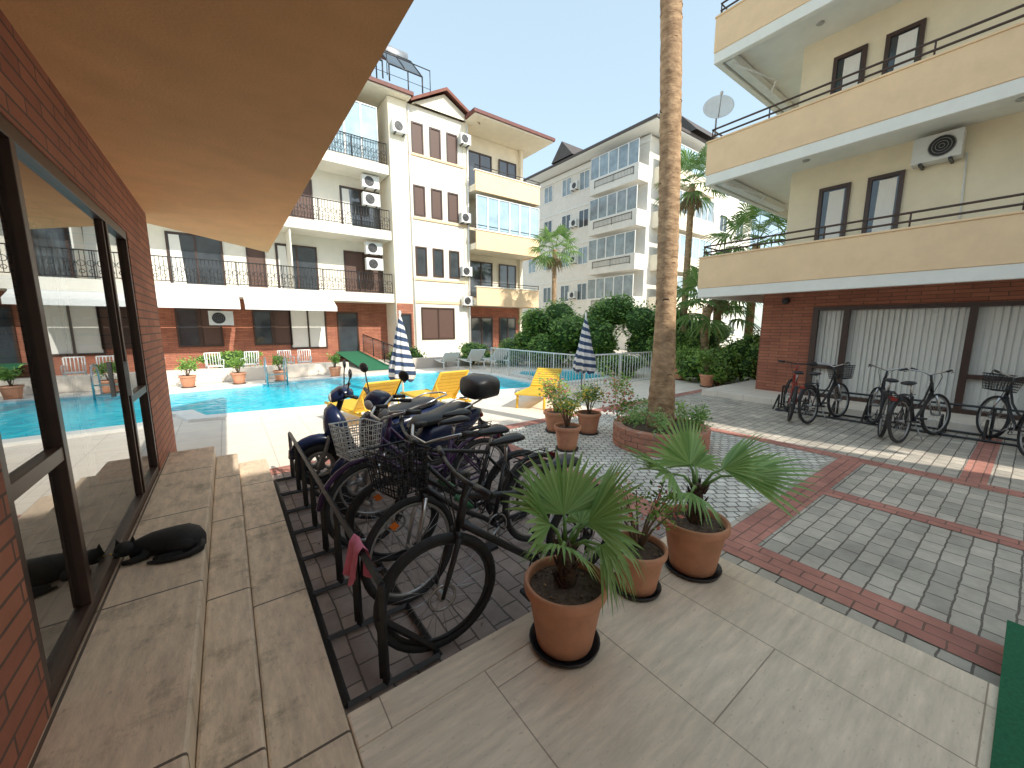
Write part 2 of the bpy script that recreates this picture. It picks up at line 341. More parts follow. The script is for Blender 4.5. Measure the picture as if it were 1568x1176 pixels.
mb.box((-5,-2,.3),(-.7,5.85,zf),deck); mb.box((-5.1,-2,zf),(-5,5.85,zs),cream); mb.box((-5,-2.1,zf),(-1,-2,zs),cream)
for i in range(26):
    y=2.0+i*.1; x=-1.0+.03*math.sin(i*1.9)
    if i<5 or i>19: mb.box((x,y,zf+.02),(x+.01,y+.1,2.45),curt)
mb.obj('interior',eb)
mb=MB()
q=[(-5,-2.3),(.70,-2.3),(.70,8.0),(-.7,6.6),(-5,6.6)]
mb.add([(x,y,zs) for x,y in q]+[(x,y,zs+.3) for x,y in q],[(0,1,2,3,4),(9,8,7,6,5)]+[(i,(i+1)%5,5+(i+1)%5,5+i) for i in range(5)],orange)
mb.obj('balcony_soffit',eb)
ob=E('rear_shade_building')  # unseen block behind the camera, height and distance set to shade the foreground
RH=10.3
mb=MB(); mb.box((-14,-18,0),(8.9,-7,RH),white); mb.box((-14,-18,RH),(8.9,-7.0,RH+.15),fascia); mb.obj('walls',ob)
mb=MB()
for k in range(3):
    for x in range(-12,8,3): window(mb,(lambda u,n,z:(u,-7+n,z)),x,x+1.3,k*3.2+1,k*3.2+2.4)
mb.obj('windows',ob)
st=E('entrance_steps')
mb=MB(); mb.box((-.62,-2.3,.0),(-.215,5.4,.41),stepm); mb.obj('upper_tread',st,.012)
mb=MB(); mb.box((-.213,-2.3,.0),(-.015,5.42,.28),stepm); mb.obj('middle_tread',st,.012)
mb=MB(); mb.box((-.013,-2.3,.0),(.264,5.45,.15),stepm); mb.obj('lower_tread',st,.012)
ld=E('travertine_landing')
mb=MB(); mb.box((.267,-2.3,0),(2.478,1.358,.15),trav); mb.obj('slabs',ld,.004)
mb=MB(); mb.add([(.267,1.362,0),(2.48,1.362,0),(2.66,1.53,0),(.267,1.53,0),(.267,1.362,.149),(2.48,1.362,.149),(2.66,1.53,.149),(.267,1.53,.149)],[(0,3,2,1),(4,5,6,7),(0,1,5,4),(1,2,6,5),(2,3,7,6),(3,0,4,7)],trav2)
mb.add([(2.482,-2.3,0),(2.66,-2.3,0),(2.66,1.526,0),(2.482,1.36,0),(2.482,-2.3,.149),(2.66,-2.3,.149),(2.66,1.526,.149),(2.482,1.36,.149)],[(0,3,2,1),(4,5,6,7),(0,1,5,4),(1,2,6,5),(2,3,7,6),(3,0,4,7)],trav)
mb.obj('coping',ld,.008)
mb=MB(); mb.box((1.7,-1.7,.152),(3.3,-.08,.166),green_mat); mb.obj('green_doormat')

# ---------------------------------------------------------------- back apartment building
bb=E('apartment_building')
YA=20.8; z1=3.05; fh=3.0; XC=15.75
mb=MB()
mb.box((-22,YA,z1),(7.0,30,12.4),white); mb.box((-22,YA,0),(7.0,30,z1),brY)
mb.box((7.0,19.3,0),(7.9,30,12.38),cream); mb.box((7.9,19.4,0),(11.3,30,12.4),white); mb.box((11.3,20.3,0),(XC-.1,30,12.4),cream)
mb.box((7.03,19.27,0),(7.87,19.3,2.9),brY)
F=Fy(19.4)
for z in (3.9,6.9,9.9): mb.fb(F,7.95,11.2,z+.22,z+.32,0,.06,peach)
mb.fb(F,7.95,11.3,2.95,3.1,0,.05,peach); mb.fb(F,11.0,11.3,3.1,12.4,0,.04,cream)
mb.box((11.32,20.25,0),(XC-.1,20.3,2.9),brY)
mb.add([(8.2,19.2,12.4),(11.6,19.2,12.4),(9.9,19.2,13.3),(8.2,24,12.4),(11.6,24,12.4),(9.9,24,13.3)],[(0,1,2),(3,5,4),(0,2,5,3),(1,4,5,2)],cream)
mb.obj('walls',bb)
mb=MB(); sl=MB()
def slab(x0,x1,y0,y1,z,h,m): sl.box((x0,y0,z),(x1,y1,z+h),m)
for k,z in enumerate((z1,z1+fh,z1+2*fh)):
    slab(-22,6.95,19.4,YA,z-.12,.42,white)
    slab(11.32,XC,18.7,20.25,z-.1,.3,cream)
    slab(11.32,XC,18.62,18.698,z-.15,1.0,peach); slab(XC-.1,XC+.02,18.702,20.3,z-.15,1.0,peach)
    sl.box((11.25,18.58,z+.853),(XC+.06,18.75,z+.9),white)
sl.box((XC-.3,20.1,0),(XC-.104,20.3,12.4),cream)
sl.box((2.55,19.5,3.4),(2.6,YA,5.9),white)
sl.obj('balconies',bb)
for z in (z1+.3,z1+fh+.3,z1+2*fh+.3):
    rail(mb,(-20,19.46,z),(6.9,19.46,z),.95,.12,.014,iron,scroll=True)
for z in (z1,z1+fh,z1+2*fh): rail(mb,(11.3,18.66,z+.9),(XC,18.66,z+.9),.22,.12,.01,iron,bars=False)
mb.obj('railings',bb)
mb=MB(); F=Fy(YA)
for k,z in enumerate((z1+.3,z1+fh+.3,z1+2*fh+.3)):
    for x,w in((-18,1.6),(-14.5,1.8),(-11,1.6),(-8,1.8),(-4.9,1.6),(-1.6,1.8),(1.0,.7),(2.1,1.7),(5.0,1.9)):
        window(mb,F,x,x+w,z,z+2.1,dglass if (x+k)%2<1 else brownsh,brown,2 if w>1 else 1)
        if (x+k)%2<1 and w>1: mb.add([F(x+.1,.016,z+.1),F(x+.5,.016,z+.1),F(x+.42,.016,z+2.0),F(x+.1,.016,z+2.0)],[(0,1,2,3)],curt)
F=Fy(19.4)
for z in(4.35,7.3,10.2):
    for x in(8.15,9.1,10.05): window(mb,F,x,x+.62,z,z+1.45,brownsh if z>5 else dglass,brown,1)
window(mb,F,8.35,10.3,1.05,2.75,brownsh,brown,2)
F=Fy(20.25)
for z in(.1,z1+.3,z1+2*fh+.3):
    window(mb,F,11.8,13.4,z+.1,z+2.2,dglass,brown,2); window(mb,F,13.9,15.2,z+.6,z+2.2,dglass,brown,2)
F=Fy(YA)
for x in(-12,-8,-3.7,-1.6,1.0,): window(mb,F,x,x+.75,.9,2.5,dglass,brown); window(mb,F,x+.75,x+1.5,.9,2.5,brownsh,brown)
window(mb,F,2.4,4.0,.7,2.6,curt,brown,2)
window(mb,F,4.5,5.5,.15,2.45,dglass,brown,1)
F=Fy(19.27); window(mb,F,7.15,7.75,.3,2.4,dglass,brown)
mb.obj('windows',bb)
mb=MB()
F=Fy(18.62); z=z1+fh+.9
for i in range(6): window(mb,F,11.35+i*.73,12.08+i*.73,z,z+1.75,bglass,whitep,1,.04,n=-.05)
FF=FX(XC)
for i in range(2): window(mb,FF,18.7+i*.75,19.45+i*.75,z,z+1.75,bglass,whitep,1,.04,n=-.05)
F=Fy(19.55); z=z1+2*fh+.35
for i in range(5): window(mb,F,2.8+i*.75,3.55+i*.75,z,z+2.4,bglass,whitep,1,.04,n=0)
mb.obj('glazed_balconies',bb)
mb=MB()
for u,z in((6.2,4.6),(6.2,5.35),(6.2,7.6),(6.2,8.4),(-.1,1.9)): ac(mb,Fy(YA-.7) if z>3 else Fy(19.9),u,z-.1)
F=Fy(19.4)
for z in(4.9,7.7): ac(mb,F,11.0,z-.4,.05,.6,.5)
ac(mb,Fy(19.3),7.45,10.8,.02,.7,.52); ac(mb,Fy(19.3),11.0,11.2,.02,.6,.5); ac(mb,Fy(19.3),11.0,2.9,.02,.6,.5)
for u in (8.0,11.25): mb.path([(u,19.3,.1),(u,19.3,12.3)],.04,whitep,8)
mb.obj('air_conditioners',bb)
mb=MB()
for a,b in((-9,-3.2),(-2.9,.55),(.7,4.1)):
    mb.add([(a,19.38,2.9),(b,19.38,2.9),(b,18.75,2.62),(a,18.75,2.62),(a,18.75,2.42),(b,18.75,2.42)],[(0,1,2,3),(3,2,5,4)],whitep)
    mb.box((a,19.3,2.8),(b,19.38,2.92),whitep)
    for u in(a+.1,b-.1): mb.path([(u,19.35,2.6),(u,18.78,2.5)],.015,whitep,5)
mb.obj('awnings',bb,recalc=False)
mb=MB()
def prism(x0,x1,y0,y1,z0,z1_,ridge,m,fm,soff_=None):
    yr=(y0+y1)/2
    mb.add([(x0,y0,z0),(x1,y0,z0),(x1,y1,z0),(x0,y1,z0),(x0+ridge,yr,z1_),(x1-ridge,yr,z1_)],[(0,1,5,4),(1,2,5),(2,3,4,5),(3,0,4)],m)
    mb.box((x0,y0,z0-.16),(x1,y1,z0-.003),fm)
    mb.box((x0+.1,y0+.1,z0-.24),(x1-.1,y1-.1,z0-.163),soff_ or cream)
prism(-22.5,8.1,18.8,31,12.65,15.2,1,roofm,fascia)
prism(11.05,XC+.8,18.2,31,12.65,15,3,roofm,fascia)
mb.add([(8.0,18.9,12.45),(9.9,18.9,13.5),(11.8,18.9,12.45),(8.0,24.5,12.45),(9.9,24.5,13.5),(11.8,24.5,12.45),(8.0,18.9,12.3),(9.9,18.9,13.35),(11.8,18.9,12.3)],[(0,1,4,3),(1,2,5,4),(0,6,7,1),(1,7,8,2)],roofm)
mb.obj('roof',bb)
sh=E('solar_water_heater'); mb=MB()
for dx in(0,1.9):
    x=5.9+dx
    mb.path([(x-.7,20.6,15.0),(x+.7,20.6,15.0)],.32,greenp if dx==0 else alu,14)
    mb.add([(x-.8,18.9,13.5),(x+.8,18.9,13.5),(x+.8,20.2,14.8),(x-.8,20.2,14.8)],[(0,1,2,3)],dglass)
    for a,b in(((x-.8,18.9,13.5),(x-.8,20.2,14.8)),((x+.8,18.9,13.5),(x+.8,20.2,14.8)),((x-.8,20.6,12.9),(x-.8,20.6,14.9)),((x+.8,20.6,12.9),(x+.8,20.6,14.9)),((x-.8,18.9,12.8),(x-.8,18.9,13.5)),((x+.8,18.9,12.8),(x+.8,18.9,13.5)),((x-.8,20.2,14.8),(x+.8,20.2,14.8)),((x-.8,18.9,13.5),(x+.8,18.9,13.5)),((x,18.9,13.5),(x,20.2,14.8))): mb.path([a,b],.035,iron,5)
rail(mb,(4.8,18.9,13.0),(9.0,18.9,13.0),.9,bars=False)
mb.obj('heater_parts',sh)

# ---------------------------------------------------------------- distant grey building
gb=E('grey_apartment_building'); mb=MB()
mb.box((24,17,0),(40,31,14.4),greyw); mb.box((26,31,0),(40,45,12.5),cream)
mb.box((23.9,16.9,14.0),(23.997,31,14.4),whitep)
bal=MB(); gl=MB(); win=MB()
FL=Fx(24); FR=Fy(17); fz=2.88
for k in range(5):
    z=k*fz
    if k:
        bal.box((22.9,17.0,z-.1),(23.998,21.3,z+.95),greyw); bal.box((24.6,15.9,z-.1),(31,16.998,z+.95),cream)
        for i in range(5): window(gl,Fx(22.95),17.05+i*.84,17.89+i*.84,z+.95,z+2.45,gglass,whitep,1,.04)
        for i in range(7): window(gl,Fy(15.95),24.7+i*.88,25.58+i*.88,z+.95,z+2.45,gglass if k%2 else bglass,whitep,1,.04)
    for u in (22.3,24.3,26.6,28.8): window(win,FL,u,u+1.1,z+1,z+2.4,dglass if (k+int(u))%2 else gglass,whitep,2,.06)
    for u in(31.8,34,37): window(win,FR,u,u+1.3,z+1,z+2.4,dglass,whitep,2,.06)
    ac(win,FL,23.8,z+1.2)
    if k<4: win.fb(FL,21.6,30.9,z+2.7,z+2.8,0,.05,whitep)
    for u in (33,36,39): window(win,Fx(26),u,u+1.2,z+.9,z+2.3,dglass,whitep,2) if k<4 else None
for k in(1,2,3,4): rail(win,(22.88,17.4,k*fz+.3),(22.88,20.8,k*fz+.3),.5,.12)
mb.obj('walls',gb); bal.obj('balconies',gb); gl.obj('glazed_balconies',gb); win.obj('windows',gb)
mb=MB(); prism(22.6,41,15.6,32,14.75,17.4,6,roofd,roofd,whitep); prism(25.2,41,32.2,46,12.8,15,3,roofd,roofd,whitep)
for x,y in((23.5,24),(27.5,16.4)):
    mb.add([(x-1,y-1.2,14.8),(x-1,y+1.2,14.8),(x-1,y,16.1),(x+4,y,16.1),(x+4,y-1.2,14.8),(x+4,y+1.2,14.8)],[(0,1,2),(0,2,3,4),(1,5,3,2)],roofd)
mb.obj('roof',gb)

# ---------------------------------------------------------------- right building
rb=E('balcony_apartment_building'); XW=10.9; XP=9.5
mb=MB()
mb.box((XW,3.12,.15),(21,4.2,2.8),brX); mb.box((XW,-.9,2.18),(11.1,3.12,2.8),brX); mb.box((XW,-8,.15),(21,-.9,2.8),brX)
mb.box((XW-.12,-1.15,.15),(XW-.001,-.85,2.8),brX)
mb.box((XW-.01,3.85-12,2.81),(21,3.85,10.6),peachw)
mb.box((11.6,-.88,.15),(11.7,3.1,2.15),cream)
mb.obj('walls',rb)
mb=MB()
mb.box((9.75,-8,0),(21,5.0,.15),deck); mb.box((9.0,-1.4,0),(9.74,-.35,.17),deck); mb.obj('plinth',rb,.01)
mb=MB()
YE=5.15
for zb in(2.45,5.06,7.66):
    mb.box((XP+.12,-8,zb+.2),(XW+5,YE-.12,zb+.45),soff)
    for a,b in(((XP,-8),(XP+.12,YE)),((XP+.12,YE-.12),(XW+6,YE))):
        mb.box((a[0],a[1],zb),(b[0],b[1],zb+.22),soff)
        mb.box((a[0]-.012 if a[0]==XP else a[0],a[1],zb+.221),(b[0],b[1]+.012,zb+.93),peach)
        mb.box((a[0]-.03,a[1],zb+.931),(b[0]+.02,b[1]+.03,zb+.97),peach)
mb.box((XP-.3,-8,10.3),(21,YE+.3,10.6),soff)
mb.obj('balconies',rb,.01)
mb=MB()
for zb in(2.45,5.06,7.66):
    z=zb+.97
    for h in(.1,.24):
        mb.path([(XP+.05,-8,z+h),(XP+.05,YE-.06,z+h),(XW+5,YE-.06,z+h)],.02,brown,6)
    for i in range(12): y=-7.9+i*1.18; mb.path([(XP+.05,y,z),(XP+.05,y,z+.25)],.014,brown,5)
mb.obj('railings',rb)
mb=MB(); F=Fx(XW-.01)
for zt,zb in((4.75,2.95),(7.35,5.55),(9.95,8.2)):
    for a,b in((2.73,3.27),(1.92,2.46)):
        window(mb,F,a,b,zb,zt,dglass,brown,1,.07)
        mb.add([F(a+.1,.016,zb+.1),F(a+.4,.016,zb+.1),F(a+.36,.016,zt-.1),F(a+.1,.016,zt-.1)],[(0,1,2,3)],curt)
    window(mb,F,-3.4,-1.2,zb,zt,dglass,brown,2,.08)
    window(mb,F,-7,-5,zb,zt,dglass,brown,2,.08)
F=Fx(XW-.02)
for y in (3.08,2.53,.75,-.05,-.86): mb.fb(F,y-.05,y+.05,.15,2.18,-.06,.05,brown)
mb.fb(F,-.81,3.03,2.1,2.18,-.06,.045,brown); mb.fb(F,-.81,3.03,.15,.23,-.06,.045,brown); mb.fb(F,2.58,3.03,.8,.88,-.06,.04,brown); mb.fb(F,.0,.7,.8,.88,-.06,.04,brown)
mb.obj('windows',rb)
mb=MB(); mb.add([F(-.86,0,.2),F(3.1,0,.2),F(3.1,0,2.12),F(-.86,0,2.12)],[(0,1,2,3)],clear2); mb.obj('shop_glass',rb,recalc=False)
mb=MB(); y=-.85
while y<3.05:
    a=random.uniform(.01,.03); mb.add([(XW+.06,y,.22),(XW+.06+a,y+.085,.22),(XW+.06+a,y+.085,2.1),(XW+.06,y,2.1)],[(0,1,2,3)],curt); y+=.0855
mb.obj('vertical_blinds',rb,recalc=False)
mb=MB(); ac(mb,Fx(XW),1.5,4.72,.04,.62,.44); ac(mb,Fx(XW),1.2,7.45,.04,.62,.44); mb.obj('air_conditioners',rb)
mb=MB()
for zb in(5.06,7.66):
    mb.box((XP+.2,YE-.35,zb+.02),(XW+2.5,YE-.17,zb+.17),whitep)
    mb.path([(XP+.3,YE-.26,zb+.03),(XP+1.6,YE-.7,zb-.1),(XP+2.4,YE-.26,zb+.03)],.02,whitep,6)
for zb in(2.45,5.06,7.66):
    for yy in(.6,3.4): mb.ell((10.3,yy,zb+.19),(.07,.07,.03),alu)
for yy in (3.7,): mb.ell((XW-.05,yy,2.35),(.08,.08,.08),blackp)
mb.path([(XW-.04,1.15,4.8),(XW-.04,1.1,3.4)],.015,whitep,5)
mb.obj('fittings',rb)
mb=MB(); mb.M=Matrix.Translation((9.45,4.95,6.62))@Matrix.Rotation(rad(215),4,'Z')@Matrix.Rotation(rad(68),4,'Y')
mb.lathe((0,0,0),[(.001,0),(.12,.012),(.24,.045),(.31,.078),(.32,.083),(.31,.088),(.24,.06),(.12,.025),(.001,.015)],whitepl,28)
mb.path([(.3,0,.06),(.05,0,.42)],.012,alu); mb.ell((.03,0,.43),(.035,.035,.05),whitepl)
mb.M=Matrix.Identity(4); mb.path([(9.6,5.05,6.0),(9.6,5.05,6.55),(9.5,4.98,6.62)],.02,alu); mb.obj('satellite_dish')

# ---------------------------------------------------------------- plants
def fanleaf(mb,base,az,el,pet,blade,mat,droop=.25,nseg=20,spread=105,w=.045,pm=None,cupk=.10):
    base=V(base); d=V((math.cos(az)*math.cos(el),math.sin(az)*math.cos(el),math.sin(el))); s=V((-math.sin(az),math.cos(az),0)); n=d.cross(s)
    hub=base+d*pet-V((0,0,pet*.12)); mb.path([base,base+d*pet*.5+V((0,0,.02)),hub],[.012,.009,.007],pm or mat,5)
    for i in range(nseg):
        f=rad(-spread+2*spread*i/(nseg-1)); L=blade*(.68+.32*math.cos(f*.8))*random.uniform(.92,1.05)
        dd=(d*math.cos(f)+s*math.sin(f)); side=(-d*math.sin(f)+s*math.cos(f))
        cup=n*(-cupk*L*(1-math.cos(f)))
        p0=hub; p1=hub+dd*L*.5+cup*.5-V((0,0,droop*L*.08)); p2=hub+dd*L+cup-V((0,0,droop*L*(.7+random.random()*.5)))
        pm_=p1.lerp(p2,.55)+V((0,0,droop*L*.12))
        wd=w*blade; fold=n*wd*.5
        mb.add([p0,p1+side*wd,p1-fold,p1-side*wd,pm_+side*wd*.6,pm_-fold*.5,pm_-side*wd*.6,p2],[(0,1,2),(0,2,3),(1,4,5,2),(2,5,6,3),(4,7,5),(5,7,6)],mat,False)
def fan_palm(name,loc,h,pet,blade,nleaf,tr=.16,lean=(0,0),skirt=True,mat=fanf,top_el=80,nseg=16):
    e=E(name,loc); mb=MB(); N=int(h*8)
    pts=[];rr=[]
    for i in range(N*2+1):
        t=i/(N*2)+random.uniform(-.15,.15)/(N*2); pts.append((lean[0]*t*t+random.uniform(-.003,.003),lean[1]*t*t,h*t)); rr.append(tr*(1.25-.35*min(1,t*6)-.12*t)*(1+(.012 if i%2 else -.012)+random.uniform(-.022,.022)))
    mb.path(pts,rr,trunkm,16,True)
    for i in range(int(h*14)):
        z=random.uniform(.2,h*.97); t=z/h; a=random.uniform(0,6.28); r=tr*(1.25-.35*min(1,t*6)-.12*t); c=V((lean[0]*t*t,lean[1]*t*t,z)); d=V((math.cos(a),math.sin(a),0)); s_=V((-d.y,d.x,0))
        w_=random.uniform(.03,.07); hh=random.uniform(.015,.04); p=c+d*r*.97
        mb.add([p-s_*w_-d*w_*.12,p+s_*w_-d*w_*.12,p+s_*w_*.6+V((0,0,hh))+d*.006,p-s_*w_*.6+V((0,0,hh))+d*.006],[(0,1,2,3)],trunkm if i%3 else trunkd)
    mb.obj('trunk',e)
    mb=MB(); top=V((lean[0],lean[1],h))
    for i in range(nleaf):
        az=i*2.4+random.uniform(-.3,.3); t=i/nleaf; el=rad(top_el-(top_el+35)*t**.8)
        fanleaf(mb,top+V((0,0,.25*(1-t)))+V((math.cos(az),math.sin(az),0))*tr*.6,az,el,pet*random.uniform(.85,1.1),blade*random.uniform(.85,1.1),mat,droop=.45,nseg=nseg,w=.045)
    if skirt:
        for i in range(nleaf//2):
            az=i*2.4; fanleaf(mb,top-V((0,0,.1)),az,rad(-62),pet*.5,blade*.7,fibre,droop=.5,nseg=10)
    mb.obj('crown',e,recalc=False); return e
def foliage(mb,c,r,n,size,mat,hollow=.55,lumps=None):
    c=V(c)
    lumps=lumps or [(V((random.uniform(-.6,.6)*r[0],random.uniform(-.6,.6)*r[1],random.uniform(-.5,.6)*r[2])),random.uniform(.35,.6)) for _ in range(7)]
    for _ in range(n):
        l,s=random.choice(lumps); d=V((random.gauss(0,1),random.gauss(0,1),random.gauss(0,1))).normalized()*random.uniform(hollow,1.12)**.6
        p=c+l+V((d.x*r[0]*s,d.y*r[1]*s,d.z*r[2]*s))
        if p.z<.02: p.z=random.uniform(.02,.2)
        a=(V((random.gauss(0,1),random.gauss(0,1),random.gauss(0,1)))).normalized(); b=a.orthogonal().normalized(); q=size*random.uniform(.6,1.3)
        mb.add([p,p+a*q*.5+b*q*.3,p+a*q,p+a*q*.5-b*q*.3],[(0,1,2,3)],mat)
def bush(name,c,r,n=2500,size=.09,mats=(hedge,)):
    e=E(name,(c[0],c[1],0)); mb=MB()
    lumps=[(V((random.uniform(-.7,.7)*r[0],random.uniform(-.7,.7)*r[1],random.uniform(-.5,.65)*r[2])),random.uniform(.3,.55)) for _ in range(14)]
    for m,f in zip(mats,(1,.5,.2)): foliage(mb,(0,0,c[2]),r,int(n*f),size,m,.6,lumps)
    mb.obj('foliage',e,recalc=False)
    mb=MB()
    for k in range(6):
        a=k*1.05; mb.path([(0,0,0),(math.cos(a)*r[0]*.3,math.sin(a)*r[1]*.3,c[2]*.7),(math.cos(a)*r[0]*.55,math.sin(a)*r[1]*.55,c[2]*1.1)],[.04,.025,.01],twig,5)
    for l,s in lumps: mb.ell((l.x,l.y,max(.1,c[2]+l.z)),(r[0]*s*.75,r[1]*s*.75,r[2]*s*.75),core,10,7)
    mb.obj('shaded_interior',e)
def pot(mb,c,r,h,saucer=True):
    x,y,z=c
    if saucer: mb.lathe((x,y,z),[(.0,.004),(r*.82,.004),(r*.88,.03),(r*.84,.03),(r*.80,.012),(0,.012)],blackp,28)
    mb.lathe((x,y,z+.014),[(0,0),(r*.66,0),(r*.69,.012),(r*.9,h*.8),(r*.92,h*.83),(r*.99,h*.84),(r*1.01,h*.87),(r*1.01,h*.98),(r*.985,h),(r*.92,h),(r*.90,h*.97),(r*.89,h*.86)],terra,36)
    n=24; rg=[[V((x+q*r*.9*math.cos(2*math.pi*k/n),y+q*r*.9*math.sin(2*math.pi*k/n),z+h*.9+(0.014*random.random() if q<1 else 0)+(1-q)*.02)) for k in range(n)] for q in(1,.75,.5,.25,.02)]
    mb.loft(rg,soil,True,False)
    for i in range(40):
        a=random.uniform(0,6.28); q=random.uniform(0,.8)*r; s_=random.uniform(.004,.010); mb.ell((x+q*math.cos(a),y+q*math.sin(a),z+h*.92+.012),(s_,s_,s_*.7),random.choice([soil,twig,fibre]),5,3)
def potted_palm(loc,r,h,leaves,stem,tilt=0):
    e=E('potted_fan_palm',loc); mb=MB(); pot(mb,(0,0,0),r,h); mb.obj('pot',e)
    mb=MB(); z0=h*.9
    mb.path([(0,0,z0),(.01,0,z0+stem*.3),(0,.005,z0+stem*.7),(0,0,z0+stem)],[.045,.055,.042,.03],trunkd,10)
    for i in range(90):
        a=random.uniform(0,6.28); zz=z0+random.uniform(.01,stem); d=V((math.cos(a),math.sin(a),0))
        p=V((0,0,zz))+d*.04; mb.path([p,p+d*.03+V((0,0,.05))],[.008,.001],trunkd,3)
    mb.obj('trunk',e); mb=MB()
    for az,el,pt,bl,dr in leaves: fanleaf(mb,(math.cos(rad(az))*.02,math.sin(rad(az))*.02,z0+stem-.02),rad(az),rad(el),pt,bl,fan,dr,22,80,.040,cupk=.35)
    mb.obj('fronds',e,recalc=False)
potted_palm((1.26,1.26,.15),.205,.34,[(140,66,.14,.36,.1),(-35,60,.17,.42,.1),(60,75,.16,.38,.1),(-60,25,.16,.24,.9),(215,40,.12,.24,.5),(20,25,.16,.24,.7),(-20,-10,.14,.22,.9)],.24)
potted_palm((2.38,1.2,.15),.205,.34,[(150,38,.2,.42,.15),(-36,24,.27,.46,.12),(80,72,.16,.38,.1),(-45,52,.2,.36,.15),(35,35,.18,.30,.3),(195,15,.14,.26,.5)],.28)
def shrub_pot(name,loc,r,h,ph,n,mats,size=.04,spread=1.0):
    e=E(name,loc); mb=MB(); pot(mb,(0,0,0),r,h); mb.obj('pot',e); mb=MB()
    tips=[]
    for i in range(11):
        a=random.uniform(0,6.28); q=random.uniform(.3,1)*r*spread*1.2; t=V((math.cos(a)*q,math.sin(a)*q,h+ph*random.uniform(.6,1)))
        mid=V((math.cos(a)*q*.4,math.sin(a)*q*.4,h+ph*.35)); mb.path([(0,0,h*.85),mid,t],[.010,.007,.003],twig,5); tips+= [t,(t+mid)/2,t*.8+mid*.2]
    mb.obj('stems',e); mb=MB()
    for i in range(n):
        t=random.choice(tips)+V((random.gauss(0,.05),random.gauss(0,.05),random.gauss(0,.05)))*ph*2
        a=V((random.gauss(0,1),random.gauss(0,1),random.gauss(0,1))).normalized(); b=a.orthogonal().normalized(); q=size*random.uniform(.6,1.3)
        mb.add([t,t+a*q*.5+b*q*.25,t+a*q,t+a*q*.5-b*q*.25],[(0,1,2,3)],random.choices(mats,[5]+[2]*(len(mats)-1))[0])
    mb.obj('leaves',e,recalc=False)
shrub_pot('potted_shrub',(1.91,1.3,.15),.17,.27,.38,460,(lightleaf,redleaf,hedge),.033,1.4)
shrub_pot('potted_shrub',(3.81,3.84,0),.19,.34,.45,700,(lightleaf,yelleaf,hedge),.05)
shrub_pot('potted_shrub',(4.7,4.25,0),.2,.34,.5,900,(hedge,yelleaf,lightleaf),.05)
shrub_pot('potted_shrub',(4.35,4.65,0),.22,.34,.55,900,(lightleaf,redleaf),.05)
for x in(-1.0,.2,1.3,2.95): shrub_pot('potted_shrub',(x,14.4,0),.2,.34,.45,350,(lightleaf,hedge),.08)
for x,y in((11.2,5.6),(12.0,6.9)): shrub_pot('potted_shrub',(x,y,0),.22,.36,.7,700,(lightleaf,hedge),.09,1.6)
pl=E('round_brick_planter',(5.1,3.2,0)); mb=MB()
pb=M('planter_brick',(.54,.25,.17),.8,.2,12,.3,50)
for k in range(4):
    n=20
    for i in range(n):
        a0=2*math.pi*(i+.5*(k%2))/n; a1=a0+2*math.pi/n*.94; z=k*.078+.002
        r0,r1=.55,.68; z1_=z+.07
        mb.add([(r*math.cos(a),r*math.sin(a),zz) for zz in(z,z1_) for r,a in((r0,a0),(r1,a0),(r1,a1),(r0,a1))],[(0,3,2,1),(4,5,6,7),(0,1,5,4),(1,2,6,5),(2,3,7,6),(3,0,4,7)],pb)
mb.obj('bricks',pl,.006); mb=MB(); mb.lathe((0,0,0),[(.01,.28),(.3,.27),(.57,.26)],soil,20); mb.lathe((0,0,0),[(.56,0),(.665,0),(.665,.305),(.56,.305)],conc,30); mb.obj('soil',pl)
mb=MB()
for i in range(7):
    a=i*.9+.2; foliage(mb,(math.cos(a)*.5,math.sin(a)*.5,.42),(.24,.24,.24),260,.05,random.choice([lightleaf,hedge,fan]),.3)
foliage(mb,(-.25,.62,.6),(.3,.3,.45),350,.05,redleaf,.3); foliage(mb,(-.1,.72,.7),(.35,.3,.5),450,.05,lightleaf,.3)
mb.obj('planter_flowers',pl,recalc=False)
fan_palm('fan_palm_tree',(5.1,3.2,.25),9.6,1.1,1.0,34,.16,(-.45,.28),True,nseg=14)
fan_palm('fan_palm_tree',(14.9,16.3,0),5.9,.8,.8,26,.15)
fan_palm('fan_palm_tree',(15.1,8.7,0),7.2,.8,.75,26,.15)
fan_palm('fan_palm_tree',(16.8,6.9,0),4.9,1.1,1.0,30,.18)
fan_palm('fan_palm_tree',(13.6,7.0,0),2.4,.9,.9,22,.18,skirt=False)
fan_palm('fan_palm_tree',(15.6,7.6,0),3.3,.9,.9,22,.18)
for c,r,n in(((11.9,12.9,1.45),(1.7,1.5,1.6),6500),((13.6,11.6,1.55),(1.9,1.6,1.65),7500),((10.6,14.0,.7),(1.0,.9,.8),2000),((15.6,10.2,1.2),(1.4,1.4,1.4),3500),((13.2,14.4,1.4),(1.5,1.5,1.6),3000)):
    bush('garden_bush',c,r,n,.15,(hedge,lightleaf))
for c,r,n in(((12.2,6.1,.5),(.8,.8,.6),2200),((13.4,5.6,.7),(1,.7,.8),2200),((17,8.6,.9),(1.6,1.5,1.2),2800),((9.2,15.6,.5),(1,.8,.5),1200),((11.6,5.5,.35),(.5,.4,.35),1200),((19,11.5,1.1),(2.2,1.6,1.4),3500),((6.4,16.6,.4),(.8,.6,.5),900),((0,18.2,.45),(1,.5,.4),900),((-4,18.2,.45),(1.4,.5,.4),900),((11.2,8.6,.4),(.9,.7,.45),1800),((14.2,8.0,.8),(1.2,1,.9),2800)):
    bush('garden_bush',c,r,n,.11,(lightleaf,hedge))
mb=MB(); mb.box((-14,15.2,0),(3.6,15.5,.42),deck); mb.box((5.6,15.4,0),(9,15.7,.42),deck); mb.obj('low_garden_wall',None,.01)
